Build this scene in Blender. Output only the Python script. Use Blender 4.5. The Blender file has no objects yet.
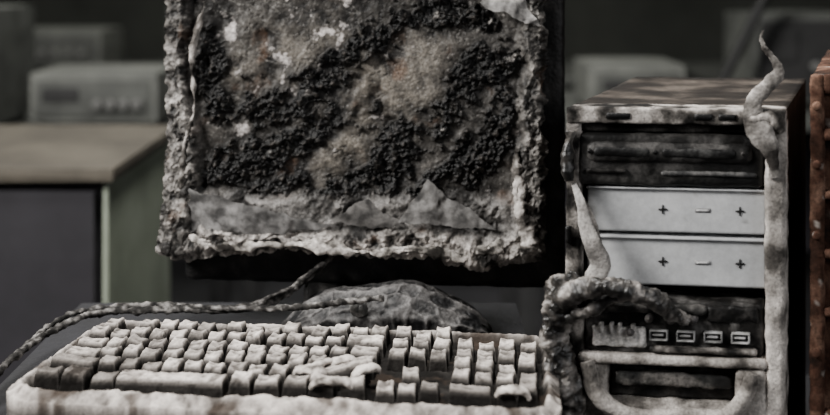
import bpy, math, random
from mathutils import Vector, noise
random.seed(7)
V=Vector
def fb(p,s,o=4): return noise.fractal(V(p)*s,0.9,2.1,o)
def sm(a,b,x):
    t=max(0.,min(1.,(x-a)/(b-a))); return t*t*(3-2*t)
def mix(a,b,t):
    t=max(0.,min(1.,t)); return tuple(a[i]*(1-t)+b[i]*t for i in range(3))
def flake(p,s,seed=0):
    """angular flakes: (random level per cell, edge crack 0..1)"""
    q=V(p)*s+V((seed,seed,seed)); d,pts=noise.voronoi(q)
    return noise.noise(pts[0]*3.7)*1.8, 1-sm(0,.14,d[1]-d[0])
# ---------------------------------------------------------------- materials
def mat_col(name,rough=0.85,bump=0.5,bscale=500,spec=0.3,metal=0.0,var=0.55):
    """vertex-colour 'Col' broken up by procedural noise + bump"""
    m=bpy.data.materials.new(name); m.use_nodes=True; nt=m.node_tree; N=nt.nodes; L=nt.links
    b=N['Principled BSDF']; b.inputs['Roughness'].default_value=rough
    b.inputs['Specular IOR Level'].default_value=spec; b.inputs['Metallic'].default_value=metal
    a=N.new('ShaderNodeAttribute'); a.attribute_name='Col'
    tc=N.new('ShaderNodeTexCoord')
    n=N.new('ShaderNodeTexNoise'); n.inputs['Scale'].default_value=bscale; n.inputs['Detail'].default_value=6; n.inputs['Roughness'].default_value=0.7
    L.new(tc.outputs['Object'],n.inputs['Vector'])
    r=N.new('ShaderNodeMapRange'); r.inputs['From Min'].default_value=0.3; r.inputs['From Max'].default_value=0.7
    r.inputs['To Min'].default_value=1-var; r.inputs['To Max'].default_value=1+var
    L.new(n.outputs['Fac'],r.inputs['Value'])
    mu=N.new('ShaderNodeVectorMath'); mu.operation='SCALE'
    L.new(a.outputs['Color'],mu.inputs[0]); L.new(r.outputs['Result'],mu.inputs['Scale'])
    L.new(mu.outputs[0],b.inputs['Base Color'])
    bp=N.new('ShaderNodeBump'); bp.inputs['Strength'].default_value=bump; bp.inputs['Distance'].default_value=0.0015
    n2=N.new('ShaderNodeTexNoise'); n2.inputs['Scale'].default_value=bscale*0.7; n2.inputs['Detail'].default_value=8
    L.new(tc.outputs['Object'],n2.inputs['Vector']); L.new(n2.outputs['Fac'],bp.inputs['Height']); L.new(bp.outputs[0],b.inputs['Normal'])
    return m
def mat_proc(name,c0,c1,scale=8,rough=0.7,bump=0.1,metal=0.0,c2=None):
    m=bpy.data.materials.new(name); m.use_nodes=True; nt=m.node_tree; N=nt.nodes; L=nt.links
    b=N['Principled BSDF']; b.inputs['Roughness'].default_value=rough; b.inputs['Metallic'].default_value=metal
    tc=N.new('ShaderNodeTexCoord'); n=N.new('ShaderNodeTexNoise'); n.inputs['Scale'].default_value=scale; n.inputs['Detail'].default_value=7; n.inputs['Roughness'].default_value=0.65
    L.new(tc.outputs['Object'],n.inputs['Vector'])
    cr=N.new('ShaderNodeValToRGB'); e=cr.color_ramp.elements
    e[0].position=0.35; e[0].color=(*c0,1); e[1].position=0.65; e[1].color=(*c1,1)
    if c2: x=e.new(0.78); x.color=(*c2,1)
    L.new(n.outputs['Fac'],cr.inputs['Fac']); L.new(cr.outputs['Color'],b.inputs['Base Color'])
    bp=N.new('ShaderNodeBump'); bp.inputs['Strength'].default_value=bump; bp.inputs['Distance'].default_value=0.01
    L.new(n.outputs['Fac'],bp.inputs['Height']); L.new(bp.outputs[0],b.inputs['Normal'])
    return m
M_ash=mat_col('ash_crust',0.9,0.7,420,0.1,0,.5)
M_keys=mat_col('ash_dusted_keys',0.95,0.5,450,0.05,0,.28)
M_screen=mat_col('burnt_screen',0.55,0.8,420,0.28,0,.6)
M_char=mat_col('charred_plastic',0.5,0.6,380,0.25)
M_gloss=mat_col('glossy_char',0.38,0.9,330,0.55,0,.5)
M_steel=mat_col('bay_steel',0.5,0.15,200,0.4,0.0,0.12)
M_case=mat_col('scorched_sheet_metal',0.75,0.3,150,0.15,0.0,0.45)
M_rust=mat_col('rusty_metal',0.85,0.6,300,0.15)

# ---------------------------------------------------------------- mesh helpers
def empty(name,loc=(0,0,0)):
    e=bpy.data.objects.new(name,None); e.location=loc; e.empty_display_size=0.05
    bpy.context.collection.objects.link(e); return e
def mk(name,vs,fs,cols,mat,parent=None,smooth=True):
    me=bpy.data.meshes.new(name); me.from_pydata([tuple(v) for v in vs],[],fs); me.update()
    if cols is not None:
        at=me.color_attributes.new('Col','FLOAT_COLOR','POINT')
        flat=[]
        for c in cols: flat.extend((max(c[0],0),max(c[1],0),max(c[2],0),1.0))
        at.data.foreach_set('color',flat)
    if smooth: me.polygons.foreach_set('use_smooth',[True]*len(me.polygons))
    me.materials.append(mat)
    ob=bpy.data.objects.new(name,me); bpy.context.collection.objects.link(ob)
    if parent:
        ob.parent=parent; ob.matrix_parent_inverse.translation=-parent.location
    return ob
class Acc:
    def __init__(s): s.v=[];s.f=[];s.c=[]
    def add(s,v,f,c):
        o=len(s.v); s.v+=v; s.f+=[tuple(i+o for i in q) for q in f]; s.c+=c
def grid(nx,ny,fn,acc):
    v=[];c=[];f=[]
    for j in range(ny+1):
        for i in range(nx+1):
            p,col=fn(i,j); v.append(p); c.append(col)
    for j in range(ny):
        for i in range(nx):
            a=j*(nx+1)+i; f.append((a,a+1,a+nx+2,a+nx+1))
    acc.add(v,f,c)
def rbox(acc,lo,hi,r,step,colf,mp,amp=0.0,ns=60,seed=0):
    """rounded box with noise-displaced surface; mp maps local->world"""
    lo=V(lo);hi=V(hi);c=(lo+hi)/2;h=(hi-lo)/2; r=min(r,*h)*0.999
    n=[max(2,min(160,int(round(2*h[k]/step)))) for k in range(3)]
    idx={};vs=[];cs=[];fs=[]
    def gv(i,j,k):
        key=(i,j,k)
        if key in idx: return idx[key]
        p=V((-h[0]+2*h[0]*i/n[0],-h[1]+2*h[1]*j/n[1],-h[2]+2*h[2]*k/n[2]))
        q=V([max(-h[t]+r,min(h[t]-r,p[t])) for t in range(3)])
        d=p-q
        if d.length>1e-9: d.normalize(); p=q+d*r
        p=p+c
        if amp:
            s=V((seed*3.1,seed*1.7,0))
            nv=noise.noise_vector((p+s)*ns)+0.5*noise.noise_vector((p+s)*ns*2.6)+0.25*noise.noise_vector((p+s)*ns*6)
            p=p+nv*amp
        w=mp(p); idx[key]=len(vs); vs.append(w); cs.append(colf(p,w)); return idx[key]
    for a in range(3):
        b,cx=(a+1)%3,(a+2)%3
        for side in (0,n[a]):
            for i in range(n[b]):
                for j in range(n[cx]):
                    def K(ii,jj):
                        t=[0,0,0];t[a]=side;t[b]=ii;t[cx]=jj;return gv(*t)
                    q=(K(i,j),K(i+1,j),K(i+1,j+1),K(i,j+1))
                    fs.append(q if side else q[::-1])
    acc.add(vs,fs,cs)
def crom(P,n):
    out=[]
    Q=[P[0]]+list(P)+[P[-1]]
    for i in range(1,len(Q)-2):
        for k in range(n):
            t=k/n; r=[]
            for a,b,c,d in zip(Q[i-1],Q[i],Q[i+1],Q[i+2]):
                r.append(0.5*((2*b)+(-a+c)*t+(2*a-5*b+4*c-d)*t*t+(-a+3*b-3*c+d)*t**3))
            out.append(r)
    out.append(list(P[-1])); return out
def tube(acc,P,colf,mp=lambda p:p,n=10,seg=14,amp=0.0,ns=80,flat=1.0,up=(0,1,0),seed=0,fl=0.0):
    """P: list of (x,y,z,r). flat<1 squashes the section along 'up'."""
    S=crom(P,n); vs=[];cs=[];fs=[]
    up=V(up)
    for i,s in enumerate(S):
        p=V(s[:3]); a=V(S[max(0,i-1)][:3]); b=V(S[min(len(S)-1,i+1)][:3]); t=(b-a).normalized()
        n1=t.cross(up)
        if n1.length<1e-3: n1=t.cross(V((1,0,0)))
        n1.normalize(); n2=t.cross(n1).normalized()
        for k in range(seg):
            an=2*math.pi*k/seg
            d=n1*math.cos(an)+n2*math.sin(an)*flat
            q=p+d*s[3]
            if amp:
                e=V((seed,0,seed)); f=noise.noise((q+e)*ns)+0.5*noise.noise((q+e)*ns*2.5)+.3*noise.noise((q+e)*ns*6)
                q=q+d*f*amp
            if fl:
                lv,ck=flake(q,110,seed); q=q+d*(lv*fl-ck*fl*.5)
            w=mp(q); vs.append(w); cs.append(colf(q,w))
    m=len(S)
    for i in range(m-1):
        for k in range(seg):
            a=i*seg+k; b=i*seg+(k+1)%seg; fs.append((a,b,b+seg,a+seg))
    fs.append(tuple(range(seg))[::-1]); fs.append(tuple((m-1)*seg+k for k in range(seg)))
    acc.add(vs,fs,cs)
def pal(c0,c1,c2,s=60,bias=0.0,gain=1.5):
    def f(p,w):
        t=0.5+bias+gain*0.5*fb(w,s,5)
        return mix(c0,c1,t*2) if t<.5 else mix(c1,c2,t*2-1)
    return f
def plain(c): return lambda p,w:c
ident=lambda p:V(p)

# ================================================================ ROOM
M_wall=mat_proc('sooty_wall',(0.022,0.024,0.020),(0.046,0.049,0.042),1.5,0.9)
M_floor=mat_proc('sooty_floor',(0.012,0.012,0.014),(0.032,0.031,0.035),3,0.6)
def simple_box(name,lo,hi,mat,parent=None,bev=0.004):
    a=Acc(); rbox(a,lo,hi,bev,max(max(hi[i]-lo[i] for i in range(3))/6,0.01),plain((.1,.1,.1)),ident)
    return mk(name,a.v,a.f,None,mat,parent,False)
simple_box('floor',(-3.2,-2,-0.1),(3.2,6.2,0),M_floor)
simple_box('ceiling',(-3.2,-2,3.0),(3.2,6.2,3.1),M_wall)
simple_box('wall_back',(-3.2,6.2,0),(3.2,6.3,3.0),M_wall)
simple_box('wall_left',(-3.3,-2,0),(-3.2,6.2,3.0),M_wall)
simple_box('wall_right',(3.2,-2,0),(3.3,6.2,3.0),M_wall)

# ================================================================ DESK
M_desk=mat_proc('charred_desk',(0.003,0.003,0.004),(0.008,0.008,0.011),14,0.9,0.5)
desk=empty('office_desk',(-0.12,1.07,0))
simple_box('desk_top',(-0.378,0.855,0.722),(0.115,1.30,0.75),M_desk,desk)
for i,(x,y) in enumerate([(-.335,.885),(.085,.885),(-.335,1.27),(.085,1.27)]):
    simple_box('leg_%d'%(i+1),(x-.02,y-.02,0),(x+.02,y+.02,.722),M_desk,desk)
simple_box('back_rail',(-.315,1.26,.60),(.065,1.28,.722),M_desk,desk)
stand=empty('computer_stand',(0.4,1.13,0))
simple_box('stand_top',(0.125,0.86,0.60),(0.85,1.42,0.626),M_desk,stand)
for i,(x,y) in enumerate([(.15,.89),(.82,.89),(.15,1.39),(.82,1.39)]):
    simple_box('leg_%d'%(i+1),(x-.02,y-.02,0),(x+.02,y+.02,.60),M_desk,stand)

# ================================================================ MONITOR
mon=empty('computer_monitor',(-0.06,1.2,0.75))
W,H=0.41,0.30
A5=math.radians(5); tilt=math.radians(4)
OX,OY,OZ=-0.272,1.205,0.828
def MP(p): # p=(x right, d toward back, z up)
    x,d,z=p
    y=d*math.cos(tilt)+z*math.sin(tilt); zz=z*math.cos(tilt)-d*math.sin(tilt)
    return V((OX+x*math.cos(A5)+y*math.sin(A5), OY-x*math.sin(A5)+y*math.cos(A5), OZ+zz))
def L(px,py): # drawing units (1 unit ~1.04 mm) -> face x,z
    return ((px-155)*0.001038,(258-py)*0.00104)
bands=[[(240,112),(275,118),(300,96),(330,72),(350,48),(388,28)],
       [(400,22),(450,14),(492,24)],
       [(318,205),(352,196),(385,172),(420,140),(446,104),(470,84),(502,62)],
       [(200,176),(240,164),(272,158),(300,140),(330,118)],
       [(505,100),(500,150),(470,180)],[(415,190),(450,170),(470,150)],[(205,40),(212,110)],[(250,190),(300,182)]]
bw=[20,12,24,19,16,14,12,12]
bands=[[L(*q) for q in b] for b in bands]
def segd(p,a,b):
    ax,az=a;bx,bz=b;dx,dz=bx-ax,bz-az
    t=max(0,min(1,((p[0]-ax)*dx+(p[1]-az)*dz)/(dx*dx+dz*dz)))
    return math.hypot(p[0]-ax-dx*t,p[1]-az-dz*t)
def blob(x,z,px,py,r):
    a,b=L(px,py); return math.exp(-((x-a)**2+(z-b)**2)/(r*.00104)**2)
NX,NY,E=430,320,7
def monf(i,j):
    ii=max(0,min(NX,i-E)); jj=max(0,min(NY,j-E))
    ex=abs(i-E-ii); ey=abs(j-E-jj); back=max(ex,ey)
    x=ii/NX*W; z=jj/NY*H
    P=V((x,0,z))
    wob=V((fb(P,28,4),0,fb(P+V((9,0,0)),28,4)))
    xi=x+wob.x*.007; zi=z+wob.z*.006
    zb=.028+.006*math.sin(x*30)
    lw=.034+.008*math.sin(z*21)
    sd=max(lw-xi, xi-.386+.014*(1-z/H), zb-zi, zi-.278)
    sd=max(sd, ((x-.345)*.8-(z-.012)*1.2)*1.0 if x>.33 and z<.08 else -1)
    bz=sm(-.005,.006,sd)
    n1=fb(P,30,5); n2=fb(P+V((3,0,5)),110,5); n3=fb(P+V((0,7,0)),260,3)
    n4=fb(P+V((6,6,6)),55,6); n0=fb(P+V((8,1,4)),16,4)
    f1,c1=flake(P+V((n2*.003,0,n1*.006)),60); f2,c2=flake(P+V((n2*.001,0,n4*.001)),170,4)
    fl=(1-bz)*(1-sm(.056,.070,z+.008*n1))
    G=0
    for b,w in zip(bands,bw):
        d=min(segd((x+n0*.014+n4*.004,z+wob.z*.012),b[k],b[k+1]) for k in range(len(b)-1))
        G=max(G,math.exp(-(d/(w*.00115))**2))
    F=G*.66+.34*n4+.26*n0+.14*n2+.11
    cr=sm(.47,.60,F)
    soot=sm(.05,.56,F)
    cr*=(1-bz)*(1-fl*.9); soot*=(1-bz)*(1-fl*.8)
    hgt=0.0
    hgt+=bz*(.011+.0040*n1+.0020*n2+.0009*n3+.0010*f1-.0006*c1)
    edge=min(x,W-x,z,H-z)
    hgt-=bz*.009*(1-sm(0,.009,edge))
    hgt+=.0025*bz*math.exp(-((sd-.009)/.004)**2)
    hgt+=cr*(.0036+.0050*n4+.0026*n2+.0020*n3+.0018*f2-.0018*c2) + (1-bz)*(.0004*n2+.0024*n1)
    hgt-=(1-bz)*.004*sm(.2,.7,n0)            # sunken craters
    vd,_=noise.voronoi(V((x*30+n1*.9,0,z*30+n2*.35)))
    ck=(1-sm(.0,.06,vd[1]-vd[0]))*(1-bz)*(1-fl)*sm(-.1,.5,wob.x)
    hgt-=.0012*ck
    hgt+=fl*(.006+.003*math.sin(x*55+3*n1)+.002*n1)
    ew=1-sm(0,.03,edge)
    sx=1 if x<W/2 else -1
    x2=x+ (sx*.005*abs(fb(P,40,5))*2 if min(x,W-x)<.03 else 0)*ew
    z2=z
    if z<.03: z2=z-(1-sm(0,.03,z))*(.006*fb(P+V((2,0,0)),60,5)-.001+.012*fb(P,10,2)+.006*math.exp(-((x-.33)/.03)**2))
    x2+= .010*(z/H)*(1-x/W)+.005*math.sin(z*17)*(1-sm(0,.08,x))
    d=-hgt+back*.0045+.001*n2*(back>0)
    if back: x2+= (1 if ii==0 else -1 if ii==NX else 0)*.0006*back; 
    w=MP((x2,d,z2))
    # ---- colour
    lo=fb(P+V((2,2,2)),12,4)
    base=mix((.009,.008,.0072),(.115,.107,.097),.36+.50*lo+.45*n1+.28*n2)
    mid=min(1,blob(x,z,395,80,50)+.8*blob(x,z,335,150,35)+.7*blob(x,z,275,55,32)+.6*blob(x,z,228,90,28)+.5*blob(x,z,330,35,25))
    base=mix(base,(.235,.208,.172),mid*(.42+.7*n1+.4*n2))
    streak=abs(noise.noise(V((x*30+z*70,x*18,z*30))))
    if streak<.018: base=mix(base,(.26,.25,.23),.35)
    base=mix(base,(.45,.43,.41),sm(.5,.85,n3)*.4)
    base=mix(base,(.006,.006,.006),ck*.7)
    wa=fb(P+V((1,2,8)),50,6)
    am=min(1,.26+blob(x,z,335,38,34)+blob(x,z,235,130,18)+blob(x,z,285,78,20)+.8*blob(x,z,470,145,18)+.8*blob(x,z,375,120,20)+.9*blob(x,z,225,40,24)+.8*blob(x,z,455,60,20))
    base=mix(base,(.70,.65,.62),sm(.78-.55*am,1.04-.55*am,wa+.25*n3)*.8)
    rust=sm(.35,.85,fb(P+V((11,2,8)),26,4))
    base=mix(base,(.12,.065,.036),rust*.5)
    base=mix(base,(.006,.0052,.0045),soot*.82)
    crc=mix((.0010,.0009,.0008),(.06,.051,.043),-.08+.40*n2+.40*n3+.2*f2)
    crc=mix(crc,(0.001,0.001,0.001),c2*.7)
    crc=mix(crc,(.40,.375,.35),sm(.66,.9,wa)*.6)
    col=mix(base,crc,cr)
    fc=mix((.018,.017,.016),(.19,.18,.17),.40+.6*n1+.40*n2+.2*math.sin(x*55+3*n1))
    col=mix(col,fc,fl)
    a=.36+.45*n2+.60*n1+.25*n3+.10*f1
    bc=mix((.011,.010,.009),(.28,.262,.242),a)
    lowash=sm(.034,.018,z)*sm(.02,.06,x)*(1-sm(.35,.40,x))
    bc=mix(bc,(.62,.575,.535),lowash*(.42+.6*n2+.3*n1))
    bc=mix(bc,(.48,.45,.42),(1-sm(.01,.045,x))*(.10+.7*n1+.5*n2))
    bc=mix(bc,(.006,.0055,.005),sm(.12,.45,-n4)*.92)
    bc=mix(bc,(.006,.0055,.005),c1*.35)
    bc=mix(bc,(.007,.0062,.0055),sm(.18,.27,z)*(.35+.8*n1)*(1 if x<.3 else .4))
    bc=mix(bc,(.12,.072,.045),rust*.5)
    col=mix(col,bc,bz)
    if back>2: col=mix(col,(.02,.02,.018),.7)
    return w,col
a=Acc(); grid(NX+2*E,NY+2*E,monf,a)
mk('melted_bezel_and_screen',a.v,a.f,a.c,M_screen,mon)
a=Acc(); rbox(a,(.022,.030,-.034),(.428,.062,H+.004),.008,.006,pal((.004,.004,.004),(.008,.008,.008),(.03,.028,.027),50),MP,.0012,50)
mk('rear_shell',a.v,a.f,a.c,M_char,mon)
a=Acc(); rbox(a,(.07,.060,.02),(.36,.085,H-.03),.015,.01,pal((.006,.006,.006),(.014,.014,.014),(.04,.04,.04),50),MP,.001,50)
mk('rear_housing',a.v,a.f,a.c,M_char,mon)
def flap(name,tri,curl,col):
    a=Acc(); A,B,C=[V((L(*q)[0],0,L(*q)[1])) for q in tri]
    n=50
    def fn(i,j):
        s=i/n;t=j/n
        p=(A*(1-s)+B*s)*(1-t)+C*t
        e=fb(p,30,3)
        d=-.008-.012*curl*math.sin(math.pi*(1-t)*.55)*(.6+.5*math.sin(s*3.1))-.003*e
        q=MP((p.x+.005*e,d-.0008,p.z+.005*fb(p+V((3,3,3)),40,4)))
        return q,mix(tuple(c*.2 for c in col),col,.55+.9*fb(p,60,5))
    grid(n,n,fn,a); mk(name,a.v,a.f,a.c,M_case,mon)
flap('peeled_film_1',[(188,192),(345,228),(198,240)],.5,(.20,.195,.19))
flap('peeled_film_2',[(400,222),(500,224),(428,180)],.6,(.16,.155,.15))
flap('peeled_film_3',[(480,6),(540,30),(518,-22)],1.1,(.30,.29,.28))
flap('peeled_film_4',[(330,222),(412,226),(372,200)],.4,(.11,.105,.10))
a=Acc()
gash=pal((.010,.009,.008),(.12,.11,.10),(.48,.45,.42),65,0,2.6)
def ML(q): x,z=L(q[0],q[1]); return (x,q[2],z,q[3]/1000)
tube(a,[ML(q) for q in [(192,240,-.008,3),(235,248,-.011,5),(280,246,-.012,3),(330,245,-.013,6),(372,251,-.010,3),(415,247,-.012,5),(462,252,-.010,4),(505,242,-.011,7)]],pal((.02,.018,.016),(.24,.225,.205),(.66,.62,.58),65,.06,2.6),MP,22,30,.006,50,flat=.6,fl=.0006)
tube(a,[ML(q) for q in [(204,4,-.010,2),(192,60,-.011,3),(195,110,-.011,1.5),(186,150,-.012,2.5),(184,192,-.013,3)]],gash,MP,14,14,.003,70,seed=5,fl=.0005)
tube(a,[ML(q) for q in [(518,150,-.010,2),(520,195,-.013,6),(530,225,-.012,10),(528,248,-.010,8)]],gash,MP,24,26,.006,60,flat=.7,seed=8,fl=.0008)
mk('melted_bezel_ridges',a.v,a.f,a.c,M_ash,mon)
dk=pal((.008,.008,.008),(.025,.024,.023),(.10,.095,.09),60)
a=Acc()
rbox(a,(-.115,1.222,.775),(-.080,1.245,.84),.006,.004,dk,ident,.001,80)
rbox(a,(-.03,1.222,.775),(.0,1.245,.84),.006,.004,dk,ident,.001,80)
rbox(a,(-.12,1.225,.752),(.01,1.285,.79),.01,.006,dk,ident,.001,80)
mk('stand_neck',a.v,a.f,a.c,M_char,mon)
a=Acc(); cx,cy=-.030,1.172
def footf(i,j):
    u=i/220;v=j/110
    x=(u*2-1); th=math.pi*v
    prof=(1-abs(x)**2.2)**.6 if abs(x)<1 else 0
    prof*=1+.05*math.sin(x*7)
    h=.054*prof; wy=.042*(1-abs(x)**4)**.5 if abs(x)<1 else 0
    p=V((cx+x*.109,cy-wy*math.cos(th),.7515+h*math.sin(th)**.6 if 0<v<1 else .7515))
    q=V((x*6+.25*noise.noise(p*40),v*8,0)); d,_=noise.voronoi(q)
    cell=sm(.05,.30,d[1]-d[0])
    rib=math.exp(-((v-.40)/.035)**2)+.8*math.exp(-((v-.12)/.03)**2)
    nrm=V((x*.3,-math.cos(th),math.sin(th)+.01)).normalized()
    p=p+nrm*(.0030*rib-.0014*cell+.0012*fb(p,90,4))
    c=mix((.008,.008,.0085),(.13,.125,.122),.42-.35*cell+.45*rib+.7*fb(p,60,5))
    return p,c
grid(220,110,footf,a); mk('stand_foot',a.v,a.f,a.c,M_char,mon)
a=Acc()
x,z,r=-.055,.795,.009
tube(a,[(x,1.145,z-.002,r*.7),(x,1.129,z-.002,r),(x,1.126,z-.002,r*.8),(x,1.1258,z-.002,r*.2)],pal((.03,.03,.03),(.10,.10,.095),(.2,.19,.18),90),ident,3,20,.0005,100,up=(0,0,1))
mk('foot_button',a.v,a.f,a.c,M_char,mon)

# ================================================================ KEYBOARD
kb=empty('computer_keyboard',(-0.1,1.0,0.75))
A6=math.radians(6)
def KP(p):
    x,y,z=p
    f=1+.038*(1-y/.192)          # frame splays a little towards the front
    x=.36+(x-.36)*f
    return V((-.329+x*math.cos(A6)+y*math.sin(A6), .93-x*math.sin(A6)+y*math.cos(A6), .7505+z))
KW,KD=.442,.194
def ktop(y): return .034+.012*y
def kbf(i,j):
    NXk,NYk,Ek=330,146,6
    ii=max(0,min(NXk,i-Ek)); jj=max(0,min(NYk,j-Ek)); back=max(abs(i-Ek-ii),abs(j-Ek-jj))
    x=ii/NXk*KW; y=jj/NYk*KD; P=V((x,y,0))
    n1=fb(P,25,4); n2=fb(P+V((4,1,0)),110,5); f1,c1=flake(P,90)
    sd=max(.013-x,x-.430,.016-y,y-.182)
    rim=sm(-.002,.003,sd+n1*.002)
    z=ktop(y)-.010+rim*.010+ .0012*n1*rim+.0012*n2+.0005*f1*rim
    edge=min(x,KW-x,y,KD-y); 
    z-=.007*(1-sm(0,.010,edge))
    x2,y2=x,y
    cx_=max(0,.03-min(x,KW-x)); cy_=max(0,.03-min(y,KD-y))
    if cx_>0 and cy_>0:
        m=max(cx_,cy_); l=math.hypot(cx_,cy_); k=m/l
        x2=x+(1 if x<KW/2 else -1)*cx_*(1-k); y2=y+(1 if y<KD/2 else -1)*cy_*(1-k)
    y2-=(1-sm(0,.04,y))*(.004*math.sin(x/KW*math.pi)**.5 if 0<x<KW else 0)
    y2+=(1-sm(0,.02,y))*.002*n1
    z-=back*.0055
    if back==Ek: z=0.0
    z=max(z,0)
    c=mix((.07,.063,.057),(.53,.488,.45),.45+.6*n2+.6*n1)
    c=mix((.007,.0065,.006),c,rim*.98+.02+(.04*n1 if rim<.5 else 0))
    c=mix(c,(.035,.026,.02),sm(.15,.6,fb(P+V((7,0,2)),30,5))*.8)
    if back>1: c=mix(c,(.03,.027,.025),.75)
    return KP((x2,y2,z)),c
a=Acc(); grid(342,158,kbf,a); mk('keyboard_body',a.v,a.f,a.c,M_keys,kb)
U=.0182; KX=.0165
rows={5:.1700,4:.1425,3:.1165,2:.0915,1:.0665,0:.0400}
keys=[]
for s in [0,2,3,4,5,6.5,7.5,8.5,9.5,11,12,13,14,15.25,16.25,17.25]: keys.append((s,1,5,1))
for s in range(13): keys.append((s,1,4,1))
keys.append((13,2,4,1))
for s in [15.25,16.25,17.25,18.5,19.5,20.5,21.5]: keys.append((s,1,4,1))
keys.append((0,1.5,3,1)); 
for s in range(12): keys.append((1.5+s,1,3,1))
keys.append((13.5,1.5,3,1))
for s in [15.25,16.25,17.25,18.5,19.5,20.5]: keys.append((s,1,3,1))
keys.append((21.5,1,2.5,2))
keys.append((0,1.75,2,1))
for s in range(11): keys.append((1.75+s,1,2,1))
keys.append((12.75,2.25,2,1))
for s in [18.5,19.5,20.5]: keys.append((s,1,2,1))
keys.append((0,2.25,1,1))
for s in range(10): keys.append((2.25+s,1,1,1))
keys.append((12.25,2.75,1,1)); keys.append((16.25,1,1,1))
for s in [18.5,19.5,20.5]: keys.append((s,1,1,1))
keys.append((21.5,1,.5,2))
for s in [0,1.25,2.5]: keys.append((s,1.25,0,1))
keys.append((3.75,5.0,0,1)); keys.append((8.85,1.1,0,1))
for s in [10,11.25,12.5,13.75]: keys.append((s,1.25,0,1))
for s in [15.25,16.25,17.25,20.5]: keys.append((s,1,0,1))
keys.append((18.5,2,0,1))
a=Acc()
for ki,(s,w,r,hh) in enumerate(keys):
    cxk=KX+(s+w/2)*U; 
    cyk=rows[int(r)] if r==int(r) else (rows[int(r)]+rows[int(r)+1])/2
    bx=w*U/2-.0009; by=(.0245*hh)/2-.0013-(0 if hh==1 else .001)
    tx_=bx-.0022; ty_=by-.0044
    rot=random.gauss(0,.06); tx=random.gauss(0,.08); ty=random.gauss(0,.07)
    ht=.0165+random.gauss(0,.0012)
    melt=math.exp(-(((cxk-.265)/.030)**2+((cyk-.055)/.022)**2))
    rot+=melt*random.uniform(-.5,.5); ht+=melt*.003; tx+=melt*random.uniform(-.3,.3)
    if w>3: tx*=.2; rot*=.2
    ox=random.gauss(0,.0005)+melt*random.uniform(-.004,.004); oy=random.gauss(0,.0005)
    tone=random.uniform(.65,1.08)
    darkk=sm(.3,.8,fb(V((cxk,cyk,3)),14,3))*.6+ (.6 if (cxk<.11 and cyk<.07) else 0)+(.4 if (cxk>.33 and cyk<.06) else 0)
    nt_x=int(11*max(1,w*.8)); nt_y=int(12*hh); S=6
    nx=nt_x+2*S; ny=nt_y+2*S
    def kf(i,j):
        it=max(0,min(nt_x,i-S)); jt=max(0,min(nt_y,j-S))
        k=max(abs(i-S-it),abs(j-S-jt))/S
        u=it/nt_x*2-1; v=jt/nt_y*2-1
        e=k**.85
        dirx=1 if i-S>nt_x else -1 if i<S else 0
        diry=1 if j-S>nt_y else -1 if j<S else 0
        lx=u*tx_+dirx*(bx-tx_)*e; ly=v*ty_+diry*(by-ty_)*e+.0012*(1-k)
        dish=-.0013*(1-u*u) if k==0 else 0
        corner=-.0007*(abs(u)**8+abs(v)**8)/2 if k==0 else -.0007
        z=ht*(1-k**1.25)+dish+corner*(1-k)+lx*tx+ly*ty
        x=cxk+ox+lx*math.cos(rot)-ly*math.sin(rot); y=cyk+oy+lx*math.sin(rot)+ly*math.cos(rot)
        P=V((x,y,z)); n2=fb(P,170,5); n1=fb(P,55,4)
        t=1-k
        z+=(.0007*n2+.0011*n1)*min(1,t+.2)
        x+=.0010*noise.noise(P*80)*t; y+=.0010*noise.noise(P*80+V((5,5,5)))*t
        c=mix((.15,.136,.124),(.62,.57,.525),.52+.6*n2+.6*n1); c=tuple(q*tone for q in c)
        c=mix(c,(.030,.026,.023),darkk*(.5+.8*n2+.3))
        c=mix(c,(.04,.035,.031),sm(.25,.65,-n2)*.55)
        c=mix(c,(.006,.0055,.005),sm(-.05,.46,k)*.97 if k>0 else 0)  # flanks near-black: shadow between the keys painted into the colour
        return KP((x,y,ktop(y)-.0112+z)),c
    grid(nx,ny,kf,a)
mk('keys',a.v,a.f,a.c,M_keys,kb)
a=Acc()
kash=pal((.07,.063,.057),(.38,.35,.32),(.60,.555,.515),100,.1,2)
for (x,y,r,l,an) in [(.262,.082,.006,.026,.4),(.240,.058,.006,.026,-.2),(.285,.064,.006,.024,.7),(.262,.034,.0055,.034,.05),(.405,.030,.005,.026,-.2),(.245,.072,.0045,.03,.9)]:
    dx,dy=math.cos(an)*l/2,math.sin(an)*l/2
    tube(a,[(x-dx,y-dy,ktop(y)+.000,r*.6),(x-dx*.6,y-dy*.6,ktop(y)+.005,r),(x+dx*.6,y+dy*.6,ktop(y)+.006,r),(x+dx,y+dy,ktop(y)+.000,r*.5)],kash,KP,10,18,.002,110,flat=.55,up=(0,0,1),seed=x*10)
mk('melted_keys',a.v,a.f,a.c,M_keys,kb)

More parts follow.
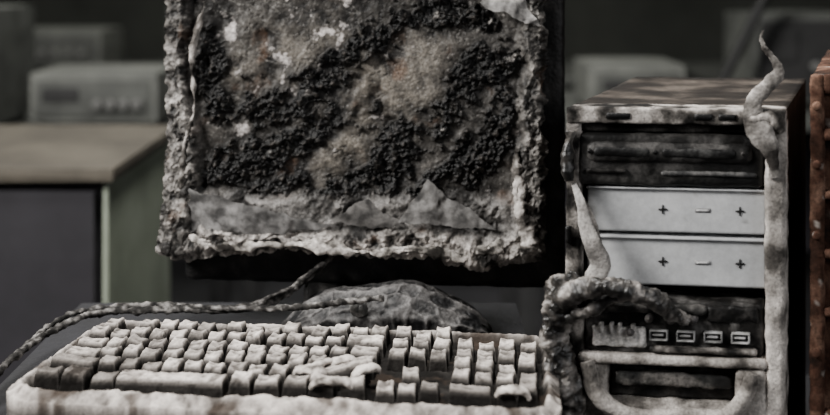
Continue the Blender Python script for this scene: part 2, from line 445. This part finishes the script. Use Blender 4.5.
# ================================================================ CABLES (hang from the monitor)
cab=pal((.006,.006,.006),(.035,.033,.031),(.24,.23,.22),120)
a=Acc()
tube(a,[(-.088,1.215,.822,.0035),(-.105,1.19,.812,.0035),(-.135,1.165,.795,.0042),(-.175,1.15,.787,.0038),(-.215,1.147,.787,.0038),(-.262,1.150,.785,.0036),(-.318,1.149,.782,.0034),(-.347,1.10,.780,.0033),(-.359,1.04,.778,.0032),(-.366,.98,.770,.003),(-.365,.935,.758,.003),(-.364,.90,.7535,.003)],cab,ident,22,14,.0022,130)
tube(a,[(-.092,1.218,.825,.002),(-.11,1.185,.806,.002),(-.14,1.158,.798,.0022),(-.18,1.155,.784,.002),(-.215,1.142,.786,.002),(-.24,1.15,.788,.002)],cab,ident,22,10,.0014,160,seed=9)
tube(a,[(-.03,1.118,.806,.003),(-.06,1.117,.804,.003),(-.10,1.120,.798,.0030),(-.14,1.132,.792,.0028),(-.19,1.142,.789,.0028),(-.25,1.156,.788,.0028),(-.305,1.164,.784,.0028),(-.348,1.145,.780,.0026),(-.364,1.07,.774,.0026),(-.372,1.0,.764,.0026),(-.370,.96,.7535,.0026)],cab,ident,22,12,.0018,150,seed=4)
mk('burnt_cables',a.v,a.f,a.c,M_ash,mon)

# ================================================================ TOWER
ZT=1.006; tw=empty('computer_tower',(0.25,1.1,0.626))
aa,bb=math.radians(7),math.radians(22)
def TP(p):  # p=(u,d,z) ; chassis racked sideways by the heat
    u,d,z=p
    return V((.133+u*math.cos(aa)+d*math.sin(bb), 1.0-u*math.sin(aa)+d*math.cos(bb), z))
FU=.183/217
def fz(b): return ZT-b*.000865
def part(acc,a0,a1,b0,b1,d0,d1,colf,r=.002,step=.004,amp=0,ns=80,seed=0):
    rbox(acc,(a0*FU,d0,fz(b1)),(a1*FU,d1,fz(b0)),r,step,colf,TP,amp,ns,seed)
casec=pal((.004,.0037,.0035),(.014,.0125,.011),(.05,.043,.038),18)
top_c=pal((.004,.0035,.0032),(.015,.012,.010),(.08,.067,.056),16)
blk=pal((.002,.002,.002),(.007,.0066,.0062),(.05,.047,.044),60)
beige=pal((.07,.064,.058),(.31,.287,.262),(.58,.54,.50),38,.07,1.9)
beiged=pal((.009,.0085,.008),(.10,.092,.084),(.42,.39,.36),50,-.03,2.2)
BB=438
a=Acc()
part(a,0,217,0,3,.010,.30,top_c,.001,.005,.0006,30)
mk('top_panel',a.v,a.f,a.c,M_case,tw)
a=Acc()
part(a,0,3,3,BB,.010,.30,casec,.001,.008)
part(a,214,217,3,BB,.010,.30,casec,.001,.008)
part(a,0,217,BB-4,BB,.010,.30,casec,.001,.01)
part(a,3,214,3,BB-4,.294,.30,casec,.001,.01)
mk('chassis_panels',a.v,a.f,a.c,M_case,tw)
a=Acc(); part(a,4,213,5,BB-6,.034,.27,plain((.003,.003,.003)),.002,.02)  # solid near-black filler, paints in the darkness inside the case
mk('dark_interior_block',a.v,a.f,a.c,M_char,tw)
a=Acc()
part(a,-1,217,-1,15,-.003,.030,beiged,.002,.002,.0006,60)
part(a,-2,13,14,200,-.002,.030,beiged,.003,.002,.0010,60,2)
part(a,198,218,8,BB,-.008,.030,beige,.005,.002,.0014,50,3)
part(a,0,16,200,BB,-.004,.030,beiged,.004,.0025,.0014,60,4)
part(a,12,200,15,24,.004,.030,blk,.001,.003,.0006,90)
mk('front_frame',a.v,a.f,a.c,M_ash,tw)
a=Acc()
for (x0,x1) in [(40,64),(128,146),(152,170)]: part(a,x0,x1,4,10,-.0046,.0,plain((.004,.004,.004)),.0005,.003)
part(a,-1,4,118,135,-.006,.0,plain((.004,.004,.004)),.0005,.003)
mk('frame_slots',a.v,a.f,a.c,M_char,tw)
a=Acc()
part(a,10,196,25,77,-.002,.034,pal((.003,.003,.003),(.009,.0086,.008),(.07,.067,.064),35),.005,.002,.0009,50)
part(a,19,186,32,54,-.0065,.01,pal((.003,.003,.003),(.012,.0115,.011),(.09,.086,.082),35),.008,.0018,.0010,40,3)
part(a,28,84,38,47,-.0085,.0,pal((.002,.002,.002),(.006,.006,.006),(.05,.05,.048),45),.003,.0018,.0006,50,4)
part(a,96,170,38,47,-.0085,.0,pal((.002,.002,.002),(.006,.006,.006),(.05,.05,.048),45),.003,.0018,.0006,50,5)
for x in (24,90,177): tube(a,[(x*FU,-.002,fz(42),.002),(x*FU,-.0075,fz(42),.002),(x*FU,-.008,fz(42),.0008)],blk,TP,3,12,.0002,100,up=(0,0,1))
part(a,20,60,60,64,-.005,.01,blk,.001,.002,.0008,90)
part(a,95,190,61,66,-.004,.01,pal((.01,.01,.01),(.045,.045,.045),(.16,.155,.15),60),.002,.002,.0006,60)
mk('burnt_drive_bezel',a.v,a.f,a.c,M_char,tw)
def steelc(p,w):
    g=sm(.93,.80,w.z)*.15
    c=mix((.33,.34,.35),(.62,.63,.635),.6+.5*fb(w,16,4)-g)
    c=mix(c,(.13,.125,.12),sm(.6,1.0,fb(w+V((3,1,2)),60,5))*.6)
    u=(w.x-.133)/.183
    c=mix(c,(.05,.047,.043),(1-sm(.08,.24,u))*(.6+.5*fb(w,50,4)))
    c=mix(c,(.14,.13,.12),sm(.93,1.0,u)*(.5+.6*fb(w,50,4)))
    return c
a=Acc()
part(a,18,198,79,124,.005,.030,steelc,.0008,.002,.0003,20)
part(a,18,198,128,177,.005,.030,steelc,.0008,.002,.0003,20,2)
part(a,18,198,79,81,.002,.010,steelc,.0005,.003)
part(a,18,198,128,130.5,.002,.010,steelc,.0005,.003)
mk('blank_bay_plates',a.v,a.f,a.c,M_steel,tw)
a=Acc(); dkc=plain((.008,.008,.008))
for b in (101,153):
    for x in (95,172):
        part(a,x-4.5,x+4.5,b-.9,b+.9,.0040,.0056,dkc,.0003,.002); part(a,x-.9,x+.9,b-4.5,b+4.5,.0040,.0056,dkc,.0003,.002)
    g=pal((.2,.2,.2),(.28,.28,.28),(.36,.36,.36),60)
    part(a,127,143,b-2.2,b+2.2,.0042,.0056,g,.0006,.002)
    part(a,129,141,b-1,b+1,.0036,.0056,plain((.55,.55,.55)),.0003,.002)
mk('knockout_marks',a.v,a.f,a.c,M_steel,tw)
a=Acc()
part(a,18,196,190,243,-.003,.032,pal((.003,.003,.003),(.012,.011,.010),(.12,.115,.11),55),.004,.002,.0014,75)
part(a,24,140,192,202,-.008,.01,pal((.006,.006,.006),(.03,.029,.027),(.17,.16,.15),70),.003,.002,.002,90)
part(a,84,190,234,240,-.008,.0,beiged,.002,.002,.001,90)
part(a,140,192,193,208,-.006,.01,blk,.003,.002,.0018,90,5)
mk('front_port_panel',a.v,a.f,a.c,M_char,tw)
a=Acc()
lt=pal((.25,.24,.23),(.58,.56,.53),(.74,.72,.70),120,.1)
part(a,26,80,216,236,-.007,.0,lt,.002,.0015,.0012,120)
for x in (34,44,52,66): part(a,x,x+4,212,222,-.010,-.003,lt,.001,.0015,.0008,150,x)
mk('ash_coated_card_connector',a.v,a.f,a.c,M_ash,tw)
a=Acc(); mt=pal((.12,.12,.12),(.30,.30,.29),(.5,.5,.5),100,.05,2)
for x in (93,120,147,174):
    part(a,x-9,x+9,218,219.5,-.008,.0,mt,.0006,.001); part(a,x-9,x+9,227,228.5,-.008,.0,mt,.0006,.001)
    part(a,x-9,x-7.8,218,228,-.008,.0,mt,.0006,.001); part(a,x+7.8,x+9,218,228,-.008,.0,mt,.0006,.001)
    part(a,x-6,x+5,222,224,-.007,.0,mt,.0004,.001)
mk('usb_ports',a.v,a.f,a.c,M_steel,tw)
a=Acc()
for x,b in ((66,220),(84,206),(106,207),(128,206)):
    tube(a,[(x*FU,0,fz(b),.0034),(x*FU,-.010,fz(b),.0034),(x*FU,-.011,fz(b),.0026),(x*FU,-.0085,fz(b),.0016)],pal((.03,.03,.03),(.12,.11,.11),(.3,.28,.26),120),TP,3,16,.0003,200,up=(0,0,1))
mk('audio_jacks',a.v,a.f,a.c,M_char,tw)
a=Acc()
part(a,12,200,243,253,-.010,.030,beige,.004,.0022,.0008,50)
part(a,12,40,253,330,-.007,.030,beige,.006,.0025,.0010,40,2)
part(a,168,200,253,330,-.009,.030,beige,.006,.0025,.0010,40,3)
part(a,30,176,290,BB,-.006,.030,beige,.008,.003,.0010,35,4)
part(a,12,200,325,BB,-.006,.030,beige,.008,.003,.0010,35,5)
tube(a,[(q[0]*FU,q[2],fz(q[1]),q[3]/1000) for q in [(22,250,-.010,6),(30,275,-.014,7),(48,293,-.014,7),(75,300,-.012,5),(120,298,-.01,5),(160,296,-.012,6),(180,275,-.012,7),(186,255,-.01,6)]],beige,TP,12,16,.001,50)
mk('lower_bezel',a.v,a.f,a.c,M_ash,tw)
a=Acc()
part(a,42,168,256,289,.006,.032,blk,.002,.002,.002,70)
part(a,48,164,262,276,-.002,.02,pal((.004,.004,.004),(.02,.02,.019),(.14,.13,.12),50),.003,.002,.002,70,2)
mk('burnt_lower_drive',a.v,a.f,a.c,M_char,tw)
def TF(q): return (q[0]*FU,q[2],fz(q[1]),q[3]/1000)
a=Acc()
gm=pal((.004,.004,.0035),(.04,.036,.032),(.27,.25,.23),65,-.05,2.3)
tube(a,[TF(q) for q in [(14,168,-.012,7),(2,176,-.018,11),(-6,200,-.018,11),(-10,225,-.016,12),(-2,250,-.016,13),(6,275,-.016,12),(10,300,-.014,9),(12,330,-.01,7)]],gm,TP,22,32,.006,60,fl=.0018)
tube(a,[TF(q) for q in [(-4,196,-.02,8),(6,182,-.026,10),(28,171,-.030,8.5),(52,168,-.032,8),(78,174,-.030,8),(98,186,-.024,7.5),(112,199,-.016,6),(122,206,-.008,4)]],gm,TP,22,28,.003,70,seed=2,fl=.0010)
tube(a,[TF(q) for q in [(8,205,-.022,6),(24,196,-.026,5),(45,186,-.024,5),(70,180,-.02,4)]],gm,TP,16,20,.003,80,seed=6,fl=.001)
tube(a,[TF(q) for q in [(-8,240,-.02,6),(-14,262,-.02,8),(-6,285,-.02,8),(8,300,-.018,6)]],gm,TP,16,22,.004,75,seed=7,fl=.0014)
tube(a,[TF(q) for q in [(4,22,-.006,4),(2,50,-.008,5),(4,72,-.01,4)]],gm,TP,12,14,.003,75,seed=11)
mk('melted_front_trim',a.v,a.f,a.c,M_gloss,tw)
a=Acc()
bl=pal((.09,.085,.08),(.27,.255,.24),(.48,.46,.435),40,.06)
tube(a,[TF(q) for q in [(8,74,-.008,2),(17,92,-.014,4),(23,115,-.016,6),(32,135,-.02,8),(38,152,-.018,9),(30,166,-.018,8),(22,172,-.018,3)]],bl,TP,14,18,.001,50,flat=.3)
tube(a,[TF(q) for q in [(14,84,-.008,1.5),(24,100,-.010,2.5),(34,128,-.014,3),(40,150,-.014,3)]],beiged,TP,14,14,.001,60,flat=.5)
mk('drooping_trim',a.v,a.f,a.c,M_ash,tw)
a=Acc()
cu=pal((.04,.036,.033),(.20,.187,.172),(.48,.45,.42),45,.04,2.)
tube(a,[TF(q) for q in [(208,64,-.010,4),(204,38,-.012,7),(194,20,-.012,11),(187,4,-.010,9),(187,-10,-.008,6.5),(197,-22,-.006,6.5),(208,-32,-.004,5.5),(211,-42,-.002,4),(204,-52,.0,3),(197,-62,.0,2.4),(193,-72,.002,1.7),(196,-79,.002,.7)]],cu,TP,18,24,.0018,70,flat=.4,seed=4)
tube(a,[TF(q) for q in [(180,12,-.006,4),(190,8,-.010,5),(206,6,-.008,6),(214,20,-.006,5)]],beiged,TP,12,16,.002,80,seed=5)
mk('curled_trim',a.v,a.f,a.c,M_ash,tw)

# ================================================================ RUSTY NEIGHBOUR TOWER
rt=empty('computer_tower',(0.45,1.1,0.626))
def RP(p):
    u,d,z=p
    return V((.3385+u*math.cos(aa)+d*math.sin(bb), .985-u*math.sin(aa)+d*math.cos(bb), z))
rc=pal((.012,.007,.005),(.06,.028,.018),(.17,.10,.07),45,.0)
def rcs(p,w):
    c=rc(p,w)
    return mix(c,(.45,.4,.36),sm(.55,.8,fb(w+V((5,5,5)),110,3)))
a=Acc(); rbox(a,(0,.004,.626),(.19,.34,1.035),.003,.006,rcs,RP,.0008,40)
mk('rusted_case',a.v,a.f,a.c,M_rust,rt)
a=Acc()
rbox(a,(0,-.006,.626),(.012,.006,1.037),.003,.003,rcs,RP,.0012,80)
rbox(a,(.178,-.006,.626),(.19,.006,1.037),.003,.004,rcs,RP,.0012,80)
for z0,z1 in ((.63,.66),(.74,.75),(.83,.838),(.88,.888),(.93,.938),(.98,.99),(1.02,1.037)):
    rbox(a,(.010,-.005,z0),(.18,.006,z1),.002,.004,rcs,RP,.0012,80)
for z in (.70,.80,.9,.96,1.01):
    tube(a,[(.006,-.004,z,.004),(.006,-.009,z,.004),(.006,-.0105,z,.002)],rcs,RP,3,12,.0003,100,up=(0,0,1))
mk('rusted_bay_frame',a.v,a.f,a.c,M_rust,rt)

# ================================================================ BACKGROUND FURNITURE AND EQUIPMENT
M_tabletop=mat_proc('bench_top',(0.040,0.034,0.025),(0.085,0.074,0.056),6,0.8)
M_purple=mat_proc('dark_cabinet_front',(0.010,0.009,0.012),(0.021,0.019,0.024),5,0.7)
M_green=mat_proc('pale_green_side',(0.22,0.25,0.19),(0.36,0.40,0.32),5,0.7)
M_grey=mat_proc('dusty_grey_casing',(0.038,0.040,0.036),(0.082,0.086,0.078),9,0.7)
M_lgrey=mat_proc('dusty_light_casing',(0.075,0.078,0.071),(0.145,0.150,0.135),9,0.7)
M_dk=mat_proc('soot_black',(0.008,0.008,0.008),(0.02,0.02,0.02),9,0.7)
def B(name,x0,x1,y0,y1,z0,z1,m,par,bev=.006): return simple_box(name,(x0,y0,z0),(x1,y1,z1),m,par,bev)
e=empty('storage_cabinet',(-.9,2.1,0))
B('carcass',-1.35,-.515,1.9,2.36,.05,.775,M_purple,e)
B('side_panel',-.515,-.503,1.89,2.37,.0,.775,M_green,e)
B('worktop',-1.38,-.49,1.87,2.39,.775,.80,M_tabletop,e)
B('plinth',-1.33,-.52,1.93,2.34,0,.05,M_dk,e)
for i in range(2):
    B('door_%d'%(i+1),-1.33+i*.405,-.93+i*.405,1.885,1.9,.08,.76,M_purple,e)
    B('handle_%d'%(i+1),-.98+i*.10,-.965+i*.10,1.865,1.885,.45,.6,M_grey,e)
def instrument(name,x,y,z,w,d,h,m):
    e=empty(name,(x,y,z))
    B('casing',x-w/2,x+w/2,y,y+d,z+.015,z+h,m,e,.012)
    B('front_plate',x-w/2+.02,x+w/2-.02,y-.008,y,z+.035,z+h-.02,M_grey if m is M_lgrey else M_dk,e)
    B('display',x-w/2+.04,x-w*.1,y-.014,y-.008,z+h*.5,z+h-.04,M_dk,e)
    for k in range(4):
        a=Acc(); xx=x+w*.05+k*w*.1
        tube(a,[(xx,y-.008,z+h*.45,.014),(xx,y-.03,z+h*.45,.013),(xx,y-.031,z+h*.45,.004)],plain((.12,.12,.115)),ident,2,16,up=(0,0,1))
        mk('knob_%d'%(k+1),a.v,a.f,a.c,M_steel,e)
    for sx in(-1,1):
        B('foot_%d'%(1 if sx<0 else 2),x+sx*w*.4-.015,x+sx*w*.4+.015,y+.02,y+d-.02,z,z+.016,M_dk,e)
def bench(name,x0,x1,y0,y1,z,m):
    e=empty(name,((x0+x1)/2,(y0+y1)/2,0))
    B('bench_top',x0,x1,y0,y1,z-.03,z,m,e)
    k=1
    for x in (x0+.04,x1-.04):
        for y in (y0+.04,y1-.04):
            B('leg_%d'%k,x-.025,x+.025,y-.025,y+.025,0,z-.03,M_dk,e); k+=1
    B('modesty_panel',x0+.07,x1-.07,y1-.06,y1-.05,.25,z-.03,M_purple,e)
bench('laboratory_bench',-2.4,-.45,2.85,3.5,.70,M_grey)
instrument('laboratory_instrument',-.84,3.0,.70,.34,.3,.15,M_lgrey)
instrument('laboratory_instrument',-1.25,2.9,.70,.36,.35,.32,M_grey)
bench('laboratory_bench',-2.6,1.0,4.2,4.9,.72,M_grey)
instrument('laboratory_instrument',-1.45,4.4,.72,.5,.35,.16,M_lgrey)
instrument('laboratory_instrument',-.75,4.4,.72,.4,.3,.26,M_grey)
bench('laboratory_bench',.25,2.2,2.9,3.6,.74,M_grey)
instrument('laboratory_instrument',.58,3.0,.74,.26,.3,.13,M_lgrey)
instrument('laboratory_instrument',1.06,3.1,.74,.30,.3,.26,M_grey)
instrument('laboratory_instrument',1.42,3.0,.74,.3,.3,.22,M_lgrey)
bench('laboratory_bench',1.1,3.0,4.2,4.9,.72,M_grey)
# bench lamp with one inclined arm
e=empty('desk_lamp',(.77,3.0,.74)); dc=plain((.012,.012,.012))
a=Acc(); tube(a,[(.77,3.0,.7405,.06),(.77,3.0,.755,.06),(.77,3.0,.765,.02)],dc,ident,4,24,up=(0,1,0)); mk('base',a.v,a.f,a.c,M_char,e)
a=Acc(); tube(a,[(.77,3.0,.76,.014),(.90,3.0,1.02,.014),(.98,3.0,1.18,.014)],dc,ident,4,12); mk('lower_arm',a.v,a.f,a.c,M_char,e)
a=Acc(); tube(a,[(.98,3.0,1.18,.012),(.80,3.0,1.34,.012)],dc,ident,4,12); mk('upper_arm',a.v,a.f,a.c,M_char,e)
a=Acc(); tube(a,[(.82,3.0,1.36,.02),(.79,3.0,1.33,.04),(.74,3.0,1.26,.08)],dc,ident,4,20); mk('shade',a.v,a.f,a.c,M_char,e)

# ================================================================ LIGHT, WORLD, CAMERA
def area(name,loc,target,size,power,col):
    l=bpy.data.lights.new(name,'AREA'); l.shape='RECTANGLE'; l.size=size[0]; l.size_y=size[1]; l.energy=power; l.color=col
    o=bpy.data.objects.new(name,l); o.location=loc
    o.rotation_euler=(V(target)-V(loc)).to_track_quat('-Z','Y').to_euler(); bpy.context.collection.objects.link(o)
area('added_key_light_left',(-1.7,.3,2.15),(0,1.15,.9),(.7,.7),112,(1,.975,.945))  # added area light from upper left; no window stands behind it
area('added_top_light',(-.2,1.3,2.7),(0,1.1,.8),(.8,.6),76,(1,.975,.945))  # added soft light overhead to brighten the keyboard; no fixture behind it
area('side_light',(1.5,-.2,1.7),(.1,1.1,.85),(.9,.9),12,(.98,.98,1))
area('room_light',(-.6,4.0,2.8),(-.5,3.6,.7),(1.8,1.5),36,(1,1,.92))
w=bpy.data.worlds.new('World'); bpy.context.scene.world=w; w.use_nodes=True
bg=w.node_tree.nodes['Background']; bg.inputs[0].default_value=(.65,.65,.65,1); bg.inputs[1].default_value=.12
cam=bpy.data.cameras.new('Camera'); co=bpy.data.objects.new('Camera',cam); bpy.context.collection.objects.link(co)
co.location=(0,0,1.13); co.rotation_euler=(math.radians(90),0,0)
cam.sensor_width=36; cam.lens=36*1150/830; cam.shift_y=-242.5/830
cam.dof.use_dof=True; cam.dof.focus_distance=1.07; cam.dof.aperture_fstop=3.3
cam.clip_start=.02
bpy.context.scene.camera=co
